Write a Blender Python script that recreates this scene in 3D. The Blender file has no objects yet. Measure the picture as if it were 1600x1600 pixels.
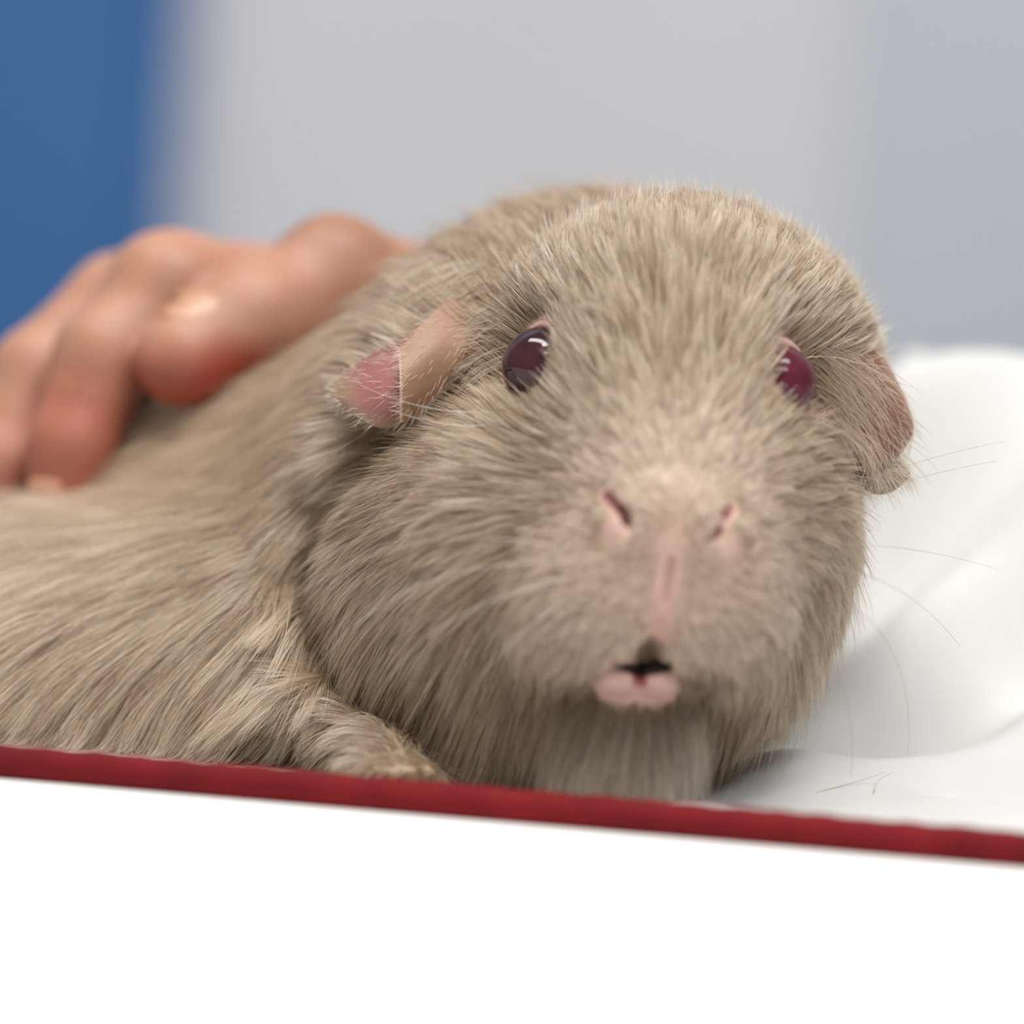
import bpy, bmesh, math, random
import numpy as np
from mathutils import Vector, Matrix, kdtree

random.seed(7)
rng = np.random.default_rng(7)
sc = bpy.context.scene
COL = sc.collection

# ------------------------------------------------------------------ camera
PXM = 0.15 / 1600.0            # one design unit in metres (a photograph pixel at the eyes)
DIST = 0.70                    # camera to the plane of the eyes
DU = DIST / PXM
TILT, ROLL = math.radians(2.0), math.radians(-4.0)
AIM = Vector((0, 0, 0.03807))
fwd = Vector((0, math.cos(TILT), -math.sin(TILT)))
right0 = Vector((1, 0, 0))
up0 = right0.cross(fwd)
right = right0 * math.cos(ROLL) - up0 * math.sin(ROLL)
up = up0 * math.cos(ROLL) + right0 * math.sin(ROLL)
CAM = AIM - fwd * DIST
cam = bpy.data.cameras.new('camera')
cam.sensor_width = 36.0
cam.lens = 36.0 * DIST / 0.15
cam.clip_start = 0.02
cam.dof.use_dof = True
cam.dof.focus_distance = DIST + 150 * PXM
cam.dof.aperture_fstop = 5.7
cam_o = bpy.data.objects.new('camera', cam)
cam_o.matrix_world = Matrix((
    (right.x, up.x, -fwd.x, CAM.x), (right.y, up.y, -fwd.y, CAM.y),
    (right.z, up.z, -fwd.z, CAM.z), (0, 0, 0, 1)))
COL.objects.link(cam_o)
sc.camera = cam_o

# ------------------------------------------------------------------ view, world, lamps
sc.view_settings.view_transform = 'Standard'
sc.view_settings.look = 'None'
sc.view_settings.gamma = 1.0
sc.view_settings.use_curve_mapping = False
sc.view_settings.exposure = 0.0
world = bpy.data.worlds.new('world')
sc.world = world
world.use_nodes = True
wb = world.node_tree.nodes['Background']
wb.inputs['Color'].default_value = (0.95, 0.97, 1.0, 1)
wb.inputs['Strength'].default_value = 0.28


def area_lamp(name, loc, target, sx, sy, power, color):
    l = bpy.data.lights.new(name, 'AREA')
    l.shape = 'RECTANGLE'
    l.size, l.size_y = sx, sy
    l.energy = power
    l.color = color
    o = bpy.data.objects.new(name, l)
    o.location = loc
    o.rotation_euler = (Vector(target) - Vector(loc)).to_track_quat('-Z', 'Y').to_euler()
    COL.objects.link(o)
    return o


# two fluorescent fittings on the ceiling, then an added front fill lamp
area_lamp('overhead_lamp', (0.30, -0.55, 1.75), (0.10, 0.0, 0.0), 1.2, 0.30, 31, (1.0, 0.98, 0.95))
area_lamp('overhead_lamp', (-0.50, -0.15, 1.80), (-0.2, 0.2, 0.0), 1.2, 0.30, 26, (1.0, 0.98, 0.95))
area_lamp('overhead_lamp', (0.45, -1.45, 1.55), (0.05, 0.0, 0.0), 1.2, 0.25, 17, (1.0, 0.98, 0.95))  # added fill from the front for the dim muzzle and chin


# ------------------------------------------------------------------ helpers
def q(px, py, d):
    """photograph pixel and depth (design units behind the eyes) -> design point, true perspective"""
    k = 1 + d / DU
    return np.array([(px - 800) * k, (py - 800) * k, d], float)


R_, U_, F_, C_ = (np.array(v) for v in (right, up, fwd, CAM))


def to_world(P):
    P = np.asarray(P, float)
    return C_ + PXM * (P[..., 0:1] * R_ - P[..., 1:2] * U_ + (P[..., 2:3] + DU) * F_)


def wq(px, py, d):
    return Vector(to_world(q(px, py, d)))


def mesh_obj(name, verts, faces, mat=None, parent=None, loc=(0, 0, 0), smooth=True):
    me = bpy.data.meshes.new(name)
    v = np.asarray(verts, float) - np.asarray(loc, float)
    me.from_pydata(v.tolist(), [], [list(map(int, f)) for f in faces])
    me.update()
    if smooth:
        me.polygons.foreach_set('use_smooth', [True] * len(me.polygons))
    o = bpy.data.objects.new(name, me)
    COL.objects.link(o)
    if mat:
        for m in (mat if isinstance(mat, (list, tuple)) else [mat]):
            me.materials.append(m)
    if parent is not None:
        o.parent = parent
    else:
        o.location = loc
    return o


def tag(o, label=None, cat=None, group=None, kind=None):
    for k, v in (('label', label), ('category', cat), ('group', group), ('kind', kind)):
        if v:
            o[k] = v
    return o


def srgb(r, g, b):
    f = lambda c: (c / 255 / 12.92) if c / 255 <= 0.04045 else ((c / 255 + 0.055) / 1.055) ** 2.4
    return (f(r), f(g), f(b), 1)


class NT:
    def __init__(self, name):
        self.m = bpy.data.materials.new(name)
        self.m.use_nodes = True
        self.t = self.m.node_tree
        self.b = self.t.nodes['Principled BSDF']

    def n(self, typ, **kw):
        nd = self.t.nodes.new(typ)
        for k, v in kw.items():
            setattr(nd, k, v)
        return nd

    def l(self, a, b):
        self.t.links.new(a, b)

    def noise(self, scale, detail=3, vec=None):
        nd = self.n('ShaderNodeTexNoise')
        nd.inputs['Scale'].default_value = scale
        nd.inputs['Detail'].default_value = detail
        if vec is None:
            vec = self.n('ShaderNodeTexCoord').outputs['Object']
        self.l(vec, nd.inputs['Vector'])
        return nd.outputs['Fac']

    def ramp(self, fac, stops):
        nd = self.n('ShaderNodeValToRGB')
        e = nd.color_ramp.elements
        while len(e) < len(stops):
            e.new(0.5)
        for el, (p, c) in zip(e, stops):
            el.position, el.color = p, c
        self.l(fac, nd.inputs['Fac'])
        return nd.outputs['Color']

    def bump(self, h, strength, dist):
        nd = self.n('ShaderNodeBump')
        nd.inputs['Strength'].default_value = strength
        nd.inputs['Distance'].default_value = dist
        self.l(h, nd.inputs['Height'])
        self.l(nd.outputs['Normal'], self.b.inputs['Normal'])


def simple(name, c1, c2, scale, rough, bump=0.0, bdist=0.0005):
    t = NT(name)
    f = t.noise(scale)
    t.l(t.ramp(f, [(0.35, c1), (0.65, c2)]), t.b.inputs['Base Color'])
    t.b.inputs['Roughness'].default_value = rough
    if bump:
        t.bump(t.noise(scale * 4, 4), bump, bdist)
    return t.m


# ------------------------------------------------------------------ signed distance modelling
def ell(c, r, rot=None):
    c, r = np.asarray(c, float), np.asarray(r, float)

    def f(P):
        v = P - c
        if rot is not None:
            v = v @ rot
        a = np.sqrt(((v / r) ** 2).sum(-1)) + 1e-9
        b = np.sqrt(((v / (r * r)) ** 2).sum(-1)) + 1e-9
        return a * (a - 1) / b
    f.box = (c - r.max(), c + r.max())
    return f


def cone(a, ra, b, rb):
    a, b = np.asarray(a, float), np.asarray(b, float)
    ab = b - a
    L2 = (ab * ab).sum()

    def f(P):
        h = np.clip(((P - a) @ ab) / L2, 0, 1)
        return np.sqrt(((P - a - h[..., None] * ab) ** 2).sum(-1)) - (ra + (rb - ra) * h)
    return f


def smin(a, b, k):
    h = np.maximum(k - np.abs(a - b), 0) / k
    return np.minimum(a, b) - h * h * k * 0.25


def smax(a, b, k):
    return -smin(-a, -b, k)


def field(prims):
    """prims: list of (function, blend width, '+' or '-')"""
    def F(P):
        d = None
        for f, k, s in prims:
            v = f(P)
            if d is None:
                d = v
            elif s == '+':
                d = smin(d, v, k)
            else:
                d = smax(d, -v, k)
        return d
    return F


def grad(F, P, e=2.0):
    g = np.empty_like(P)
    for i in range(3):
        dv = np.zeros(3)
        dv[i] = e
        g[:, i] = F(P + dv) - F(P - dv)
    return g / (np.linalg.norm(g, axis=1, keepdims=True) + 1e-12)


def project(F, P, it=3, e=2.0):
    for _ in range(it):
        d = F(P)
        g = grad(F, P, e)
        P = P - np.clip(d, -12, 12)[:, None] * g
    return P


def surface_net(F, lo, hi, step):
    lo, hi = np.asarray(lo, float), np.asarray(hi, float)
    n = np.ceil((hi - lo) / step).astype(int) + 1
    ax = [lo[i] + step * np.arange(n[i]) for i in range(3)]
    V = np.empty(n, np.float32)
    for i in range(n[0]):
        Y, Z = np.meshgrid(ax[1], ax[2], indexing='ij')
        P = np.stack([np.full_like(Y, ax[0][i]), Y, Z], -1)
        V[i] = F(P)
    S = V < 0
    cell = np.zeros(n - 1, np.int8)
    for dx in (0, 1):
        for dy in (0, 1):
            for dz in (0, 1):
                cell += S[dx:n[0] - 1 + dx, dy:n[1] - 1 + dy, dz:n[2] - 1 + dz]
    act = (cell > 0) & (cell < 8)
    idx = -np.ones(n - 1, np.int64)
    ijk = np.argwhere(act)
    idx[act] = np.arange(len(ijk))
    acc = np.zeros((len(ijk), 3))
    cnt = np.zeros(len(ijk))
    corners = [(a, b, c) for a in (0, 1) for b in (0, 1) for c in (0, 1)]
    for a in corners:
        for axis in range(3):
            if a[axis]:
                continue
            b = list(a)
            b[axis] = 1
            va = V[ijk[:, 0] + a[0], ijk[:, 1] + a[1], ijk[:, 2] + a[2]]
            vb = V[ijk[:, 0] + b[0], ijk[:, 1] + b[1], ijk[:, 2] + b[2]]
            x = (va < 0) != (vb < 0)
            t = np.where(x, va / np.where(x, va - vb, 1), 0)
            pos = np.tile(np.array(a, float), (len(ijk), 1))
            pos[:, axis] = t
            acc[x] += pos[x]
            cnt[x] += 1
    P = lo + step * (ijk + acc / cnt[:, None])
    quads = []
    for axis in range(3):
        sl0 = [slice(1, -1)] * 3
        sl0[axis] = slice(0, -1)
        sl1 = [slice(1, -1)] * 3
        sl1[axis] = slice(1, None)
        A, B = S[tuple(sl0)], S[tuple(sl1)]
        e = np.argwhere(A != B)
        off = np.array([1, 1, 1])
        off[axis] = 0
        e = e + off
        o1, o2 = [(1, 2), (2, 0), (0, 1)][axis]
        u1, u2 = np.eye(3, dtype=int)[o1], np.eye(3, dtype=int)[o2]
        c00, c10, c11, c01 = e - u1 - u2, e - u2, e, e - u1
        qd = np.stack([idx[tuple(c.T)] for c in (c00, c10, c11, c01)], 1)
        ins = S[tuple(e.T)]
        qd[~ins] = qd[~ins][:, ::-1]
        quads.append(qd)
    Q = np.concatenate(quads)
    return project(F, P), Q


def trace(F, px, py, d0=-700, d1=2500):
    """first hit of the camera ray through a photograph pixel: depth of the surface"""
    d = d0
    for _ in range(400):
        v = float(F(q(px, py, d)[None])[0])
        if v < 0.5:
            return d
        d += max(v * 0.6, 0.5)
        if d > d1:
            return None
    return d


def refine(P, Q, F, mask_fn, times, e=1.0):
    """subdivide the faces where mask_fn(centres) and put the new vertices back on the surface"""
    bm = bmesh.new()
    vs = [bm.verts.new(p) for p in P]
    for f in Q:
        bm.faces.new([vs[i] for i in f])
    for k in range(times):
        bm.faces.ensure_lookup_table()
        ctr = np.array([f.calc_center_median() for f in bm.faces])
        msk = mask_fn(ctr, k)
        edges = set()
        for f, m in zip(bm.faces, msk):
            if m:
                edges.update(f.edges)
        bmesh.ops.subdivide_edges(bm, edges=list(edges), cuts=1, use_grid_fill=True)
    bmesh.ops.triangulate(bm, faces=[f for f in bm.faces if len(f.verts) > 4])
    bm.verts.ensure_lookup_table()
    bm.verts.index_update()
    P2 = np.array([v.co for v in bm.verts])
    Q2 = [[v.index for v in f.verts] for f in bm.faces]
    bm.free()
    return project(F, P2, 4, e), Q2


def smooth01(x, a, b):
    t = np.clip((x - a) / (b - a), 0, 1)
    return t * t * (3 - 2 * t)


# ------------------------------------------------------------------ materials of the setting
M_wall = simple('painted_wall', srgb(180, 181, 187), srgb(186, 188, 192), 3.0, 0.8)
M_wall2 = simple('painted_side_wall', srgb(165, 170, 178), srgb(170, 175, 182), 3.0, 0.8)
M_blue = simple('blue_board', srgb(32, 80, 132), srgb(40, 90, 142), 4.0, 0.7)
M_floor = simple('grey_floor', srgb(150, 150, 150), srgb(165, 163, 160), 6.0, 0.5)
M_white = simple('white_laminate', (0.90, 0.905, 0.89, 1), (0.92, 0.92, 0.91, 1), 12, 0.35)
M_red = simple('dark_red_edging', srgb(88, 14, 18), srgb(108, 20, 24), 90, 0.8, 0.3, 0.0004)
M_red.node_tree.nodes['Principled BSDF'].inputs['Specular IOR Level'].default_value = 0.15
M_towel = simple('white_cotton', (0.46, 0.455, 0.445, 1), (0.51, 0.505, 0.495, 1), 30, 0.95, 0.25, 0.0006)

# ------------------------------------------------------------------ the room
FLOOR_Z, BED = -0.80, -0.0043      # the rim of the tray is at 0, its bed a little lower
WALL_Y = 0.85


def box(bm, lo, hi, bevel=0.0):
    r = bmesh.ops.create_cube(bm, size=1)
    for v in r['verts']:
        for i in range(3):
            v.co[i] = (lo[i] + hi[i]) / 2 + v.co[i] * (hi[i] - lo[i])
    if bevel:
        es = {e for v in r['verts'] for e in v.link_edges}
        bmesh.ops.bevel(bm, geom=list(es), offset=bevel, segments=3, affect='EDGES', profile=0.5)


def bm_obj(name, bm, mat, parent=None, loc=(0, 0, 0), smooth=False, mtx=None):
    me = bpy.data.meshes.new(name)
    if mtx is not None:
        bmesh.ops.transform(bm, matrix=mtx, verts=bm.verts)
    bm.to_mesh(me)
    bm.free()
    if smooth:
        me.polygons.foreach_set('use_smooth', [True] * len(me.polygons))
    me.materials.append(mat)
    o = bpy.data.objects.new(name, me)
    COL.objects.link(o)
    o.location = loc
    if parent is not None:
        o.parent = parent
    return o


bm = bmesh.new(); box(bm, (-2.5, -2.5, FLOOR_Z - 0.05), (2.5, WALL_Y + 0.06, FLOOR_Z))
tag(bm_obj('floor', bm, M_floor), kind='structure')
bm = bmesh.new(); box(bm, (-2.5, WALL_Y, FLOOR_Z), (2.5, WALL_Y + 0.06, 1.8))
tag(bm_obj('wall_back', bm, M_wall), kind='structure')


def wall_x(px, py=300, y=WALL_Y):
    """world X where the ray through a photograph pixel meets the plane Y = y"""
    a = wq(px, py, 0) - CAM
    return (CAM + a * ((y - CAM.y) / a.y))


x_r = wall_x(1318).x
bm = bmesh.new(); box(bm, (x_r, WALL_Y - 0.006, FLOOR_Z), (2.5, WALL_Y, 1.8))
tag(bm_obj('wall_right', bm, M_wall2), kind='structure')

# blue board on the wall: a frame with a flat face
x_b = wall_x(276).x
blue = bpy.data.objects.new('blue_board', None)
COL.objects.link(blue)
blue.location = (x_b - 0.30, WALL_Y - 0.012, 0.05)
tag(blue, 'blue display board fixed to the grey wall behind the hand', 'board')
bm = bmesh.new(); box(bm, (-0.29, -0.006, -0.55), (0.29, 0.012, 0.75), 0.002)
bm_obj('face_panel', bm, M_blue, blue)
for lo, hi in (((-0.30, -0.010, -0.56), (-0.29, 0.012, 0.76)), ((0.29, -0.010, -0.56), (0.30, 0.012, 0.76)),
               ((-0.29, -0.010, 0.75), (0.29, 0.012, 0.76)), ((-0.29, -0.010, -0.56), (0.29, 0.012, -0.55))):
    bm = bmesh.new(); box(bm, lo, hi, 0.002)
    bm_obj('frame_rail', bm, M_blue, blue)


# ------------------------------------------------------------------ the table
def at_z(px, py, z):
    a = wq(px, py, 0) - CAM
    return CAM + a * ((z - CAM.z) / a.z)


RAIL_H = 0.0046
PA, PB = at_z(165, 1207, -RAIL_H / 2), at_z(1430, 1317, -RAIL_H / 2)
YAW = math.atan2(PB.y - PA.y, PB.x - PA.x)
TM = Matrix.Translation(((PA.x + PB.x) / 2, (PA.y + PB.y) / 2, 0)) @ Matrix.Rotation(YAW, 4, 'Z')
table = bpy.data.objects.new('table', None)
COL.objects.link(table)
table.matrix_world = TM @ Matrix.Translation((0, 0.05, FLOOR_Z))
tag(table, 'bright white table in the foreground under the dark red rimmed tray', 'table')
H = -FLOOR_Z - RAIL_H
bm = bmesh.new(); box(bm, (-0.60, -0.36, H - 0.028), (0.60, 0.38, H), 0.002)
bm_obj('table_top', bm, M_white, table)
for sx in (-1, 1):
    for sy in (-0.33, 0.35):
        bm = bmesh.new(); box(bm, (sx * 0.57 - 0.02, sy - 0.02, 0.0), (sx * 0.57 + 0.02, sy + 0.02, H - 0.028), 0.002)
        bm_obj('leg', bm, M_white, table)

tray = bpy.data.objects.new('tray', None)
COL.objects.link(tray)
tray.matrix_world = TM @ Matrix.Translation((0, 0.15, -RAIL_H))
tag(tray, 'shallow tray with a dark red rim under the towel and guinea pig', 'tray')
bm = bmesh.new(); box(bm, (-0.452, -0.142, 0.0), (0.452, 0.142, RAIL_H + BED), 0.0)
bm_obj('base_panel', bm, M_red, tray)
# the red rim: rounded strips along the four edges, a little lumpy on top


def rim(a, b, n):
    a, b = np.array(a, float), np.array(b, float)
    t = (b - a) / np.linalg.norm(b - a)
    s_ = np.array([-t[1], t[0], 0])
    nv_, vs_, fs_ = 14, [], []
    for i in range(n + 1):
        u = np.linalg.norm(b - a) * i / n
        w_ = 0.00012 * math.sin(u * 430) * math.sin(u * 171 + 1) + 0.00010 * math.sin(u * 930 + 2 * math.sin(u * 77))
        for j in range(nv_):
            an = 2 * math.pi * j / nv_
            ca_, sa_ = math.cos(an), math.sin(an)
            e = 0.5
            y = 0.0040 * math.copysign(abs(ca_) ** e, ca_)
            z = RAIL_H / 2 + (RAIL_H / 2 + (w_ if sa_ > 0 else 0)) * math.copysign(abs(sa_) ** e, sa_)
            vs_.append(a + t * u + s_ * y + np.array((0, 0, z)))
    for i in range(n):
        for j in range(nv_):
            k, l = i * nv_ + j, i * nv_ + (j + 1) % nv_
            fs_.append((k, k + nv_, l + nv_, l))
    fs_.append(tuple(range(nv_)))
    fs_.append(tuple(n * nv_ + j for j in reversed(range(nv_))))
    return mesh_obj('rim', vs_, fs_, M_red, tray)


rim((-0.45, -0.146, 0), (0.45, -0.146, 0), 500)
rim((0.45, 0.146, 0), (-0.45, 0.146, 0), 60)
rim((-0.45, 0.146, 0), (-0.45, -0.146, 0), 60)
rim((0.45, -0.146, 0), (0.45, 0.146, 0), 60)


# ------------------------------------------------------------------ the towel
TMi = TM.inverted()


def tuv(px, py, d):
    p = TMi @ wq(px, py, d)
    return p.x, p.y, p.z


def towel_z(u, v):
    z = BED + 0.0009 + 0.0003 * np.sin(u * 60 + 2 * np.sin(v * 40)) * smooth01(u, 0.02, 0.04)
    rise0 = 0.078 + 0.010 * np.sin(u * 34 + 0.8)
    s = smooth01(v, rise0, rise0 + 0.065)
    side = smooth01(u, 0.014, 0.036)
    z = z + side * s * (0.0565 + 0.004 * np.sin(u * 21 + 1.0))
    s2 = smooth01(v, 0.175, 0.235)
    z = z - side * s2 * 0.0465
    z = z + side * smooth01(v, 0.035, 0.08) * 0.0052 * (1 + np.sin(150 * v - 62 * u + 1.2 * np.sin(45 * u) + 0.6))
    # folds that fan out over the slope and the flat
    for (u0, v0, u1, v1, w, h) in ((0.030, 0.055, 0.085, 0.030, 0.010, 0.0040), (0.050, 0.10, 0.125, 0.045, 0.010, 0.0085),
                                   (0.075, 0.14, 0.16, 0.09, 0.010, 0.006), (0.02, 0.025, 0.07, 0.012, 0.005, 0.0020),
                                   (0.11, 0.02, 0.20, 0.05, 0.010, 0.006), (0.10, 0.175, 0.20, 0.13, 0.010, 0.006)):
        du, dv = u1 - u0, v1 - v0
        L = math.hypot(du, dv)
        t = np.clip(((u - u0) * du + (v - v0) * dv) / (L * L), 0, 1)
        dist = np.hypot(u - u0 - t * du, v - v0 - t * dv)
        z = z + h * np.exp(-(dist / w) ** 2)
    return z


nu, nv = 190, 130
U, V = np.meshgrid(np.linspace(-0.30, 0.36, nu), np.linspace(0.0095, 0.285, nv), indexing='ij')
Z = towel_z(U, V)
PT = np.stack([U, V, Z], -1).reshape(-1, 3)
PT = np.array([TM @ Vector(p) for p in PT])
fs = [(i * nv + j, (i + 1) * nv + j, (i + 1) * nv + j + 1, i * nv + j + 1) for i in range(nu - 1) for j in range(nv - 1)]
towel = mesh_obj('towel', PT, fs, M_towel, None, TM @ Vector((0, 0.15, BED + 0.001)))
m = towel.modifiers.new('thickness', 'SOLIDIFY'); m.thickness = 0.0005; m.offset = -1
tag(towel, 'white cotton towel spread and bunched on the table under the guinea pig', 'towel')

# ------------------------------------------------------------------ the guinea pig: one continuous body
# the hand's shape (built further down): the animal's back gives way under it
HOFF = -120
hq = lambda a: q(a[0], a[1], a[2] + HOFF)
chain = lambda pts: [cone(hq(a), a[3] * (1 + a[2] / DU), hq(b), b[3] * (1 + b[2] / DU)) for a, b in zip(pts[:-1], pts[1:])]
thumb = [(680, 490, 1130, 100), (525, 442, 985, 94), (400, 495, 900, 88), (292, 555, 835, 76)]
index = [(470, 480, 1130, 96), (275, 460, 1010, 88), (165, 560, 940, 78), (112, 700, 890, 66), (92, 810, 870, 54)]
middle = [(440, 490, 1240, 96), (190, 485, 1140, 86), (62, 590, 1060, 76), (2, 730, 990, 66), (-12, 840, 960, 54)]
ring = [(430, 500, 1350, 92), (180, 510, 1280, 82), (40, 610, 1200, 72), (-40, 740, 1120, 62), (-60, 840, 1080, 50)]
little = [(450, 520, 1450, 84), (230, 540, 1400, 72), (110, 630, 1350, 62), (40, 730, 1290, 52), (10, 820, 1250, 44)]
hand = []
hand.append((ell(hq((540, 520, 1230)), (210, 120, 230)), 60, '+'))
for c in chain([(620, 530, 1280, 130), (800, 600, 1600, 105), (1000, 690, 2300, 100)]):
    hand.append((c, 80, '+'))
for fi in (index, middle, ring, little):
    for k, c in enumerate(chain(fi)):
        hand.append((c, 50 if k == 0 else 26, '+'))
for k, c in enumerate(chain(thumb)):
    hand.append((c, 30, '+'))
hand.append((ell(hq((285, 570, 822)), (70, 60, 70)), 40, '+'))                 # pad of the thumb
hand.append((ell(hq((520, 400, 975)), (70, 60, 70)), 50, '+'))                 # thumb knuckle
hand.append((ell(hq((255, 432, 1000)), (90, 70, 80)), 50, '+'))                # index knuckle


def cap_join(prims):
    """fingers stay apart: each digit is blended in itself and only joined to the palm"""
    palm = field(prims[:3])
    n = 3
    groups = []
    for m in (4, 4, 4, 4):
        groups.append(field(prims[n:n + m])); n += m
    th = field(prims[n:n + 3] + prims[n + 3:n + 5])
    ind_k = prims[n + 5][0]

    def F(P):
        d = palm(P)
        for i, g in enumerate(groups):
            v = g(P)
            if i == 0:
                v = smin(v, ind_k(P), 50)
            d = smin(d, v, 26)
        return smin(d, th(P), 16)
    return F


FH = cap_join(hand)

G_N = PXM * np.array([R_[2], -U_[2], F_[2]])      # world height of a design point: G_C + G_N . p
G_C = C_[2] + PXM * DU * F_[2]


def GROUND(P):
    """below the flattened underside of the animal"""
    return (P @ G_N + G_C - (BED + 0.0014)) / PXM


body = [
    # trunk, shoulder, foreleg
    (cone(q(740, 850, 660), 380, q(330, 925, 1230), 405), 1, '+'),
    (cone(q(410, 1030, 455), 160, q(100, 1010, 600), 190), 300, '+'),
    (cone(q(430, 1110, 370), 105, q(60, 1090, 440), 120), 120, '+'),
    # neck and ruff
    (ell(q(800, 770, 470), (330, 390, 300)), 110, '+'),
    (ell(q(960, 560, 560), (270, 255, 260)), 150, '+'),
    (ell(q(745, 920, 300), (240, 265, 210)), 50, '+'),
    # skull and face
    (ell(q(1062, 575, 330), (298, 258, 250)), 90, '+'),
    (cone(q(1045, 540, 165), 200, q(1046, 845, -50), 176), 120, '+'),
    (ell(q(830, 870, 150), (190, 240, 200)), 110, '+'),
    (ell(q(1180, 828, 150), (140, 190, 195)), 110, '+'),
    (ell(q(970, 1050, 110), (175, 125, 175)), 90, '+'),
    (ell(q(1080, 995, 80), (140, 95, 150)), 100, '+'),
    (ell(q(955, 950, -80), (125, 105, 110)), 80, '+'),
    (ell(q(1092, 950, -80), (115, 105, 110)), 70, '+'),
    (ell(q(985, 1130, -10), (92, 90, 110)), 70, '+'),
    (ell(q(830, 1110, 260), (215, 150, 190)), 80, '+'),
    # front paw on the towel, four toes
    (cone(q(460, 1100, 340), 85, q(590, 1168, 130), 44), 70, '+'),
    (cone(q(590, 1172, 130), 40, q(618, 1198, 10), 28), 30, '+'),
    (cone(q(596, 1200, 40), 16, q(588, 1206, -50), 12), 10, '+'),
    (cone(q(614, 1200, 40), 17, q(614, 1207, -60), 13), 10, '+'),
    (cone(q(634, 1201, 40), 17, q(642, 1208, -58), 13), 10, '+'),
    (cone(q(652, 1202, 50), 16, q(668, 1209, -40), 12), 10, '+'),
    (GROUND, 24, '-'),
]
F0 = field(body)
dl = trace(F0, 995, 820)
dr = trace(F0, 1112, 835)
NL = [q(948, 775, trace(F0, 948, 775) + 2), q(985, 812, dl + 6), q(1006, 832, dl + 14)]
NR = [q(1140, 795, trace(F0, 1140, 795) + 2), q(1115, 830, dr + 6), q(1097, 846, dr + 12)]
dm = trace(F0, 1010, 1035)
lip_d = trace(F0, 995, 1070)
PH = [q(1050, 875, trace(F0, 1050, 875)), q(1038, 950, trace(F0, 1038, 950)), q(1020, 1030, trace(F0, 1020, 1030))]
body += [
    (ell(q(1050, 818, dl + 25), (62, 52, 34)), 40, '+'),                       # nose pad
    (cone(q(955, 815, dl + 26), 13, q(985, 845, dl + 12), 12), 24, '+'),        # rims of the nostrils
    (cone(q(1148, 828, dr + 30), 13, q(1116, 862, dr + 14), 12), 24, '+'),
    (cone(NL[0], 4, NL[1], 9), 10, '-'), (cone(NL[1], 9, NL[2], 12), 10, '-'),
    (cone(NR[0], 4, NR[1], 8), 10, '-'), (cone(NR[1], 8, NR[2], 10), 10, '-'),
    (cone(PH[0], 2, PH[1], 6), 16, '-'), (cone(PH[1], 6, PH[2], 13), 16, '-'),
    (ell(q(1006, 1040, dm + 15), (52, 20, 60)), 14, '-'),                      # the open mouth
    (ell(q(1014, 1020, dm + 10), (20, 24, 50)), 16, '-'),
    (ell(q(968, 1062, lip_d + 18), (38, 27, 38)), 10, '+'),                    # lower lip in two lobes
    (ell(q(1028, 1063, lip_d + 18), (38, 27, 38)), 7, '+'),
    (cone(q(998, 1044, lip_d + 2), 9, q(1000, 1064, lip_d - 14), 5), 8, '-'),
]
CREASE = [q(x, y, trace(F0, x, y) + 8) for x, y in ((700, 600), (610, 690), (520, 790), (495, 890), (550, 1010), (620, 1110))]
body += [(cone(a, 38, b, 40), 50, '-') for a, b in zip(CREASE[:-1], CREASE[1:])]
FB0 = field(body)
FH_LO, FH_HI = np.array((-1150, -520, 560)), np.array((20, 180, 1500))


def FB(P):
    d = FB0(P)
    Pf, df = P.reshape(-1, 3), np.array(d).reshape(-1)
    m_ = ((Pf > FH_LO) & (Pf < FH_HI)).all(1) & (np.abs(df) < 170)
    if m_.any():
        df[m_] = smax(df[m_], 6 - FH(Pf[m_]), 8)
    return df.reshape(d.shape)


# eyes
EYE_L = q(853, 576, trace(F0, 846, 574) + 18)
EYE_R = q(1206, 602, trace(F0, 1220, 602) + 34)
ER = 68.0
print('rail', (PA - CAM).dot(fwd) / PXM - DU, (PB - CAM).dot(fwd) / PXM - DU, 'yaw', math.degrees(YAW))
print('eye depth', EYE_L[2], EYE_R[2], 'nose', dl, dr, 'mouth', dm, lip_d)

P, Q = surface_net(FB, (-1180, -620, -340), (720, 640, 2150), 16)
NOSE = q(1050, 850, dl)


def near_face(c, k):
    near = (np.abs(c[:, 0] - 235) < (150, 125)[k]) & (np.abs(c[:, 1] - 130) < (205, 190)[k]) & (c[:, 2] < 40)
    return near


P, Q = refine(P, Q, FB, near_face, 2)
N = grad(FB, P)
print('body', len(P), len(Q))


def seg_dist(P, pts):
    out = np.full(len(P), 1e9)
    for a, b in zip(pts[:-1], pts[1:]):
        ab = b - a
        h = np.clip(((P - a) @ ab) / (ab @ ab), 0, 1)
        out = np.minimum(out, np.linalg.norm(P - a - h[:, None] * ab, axis=1))
    return out


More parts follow.
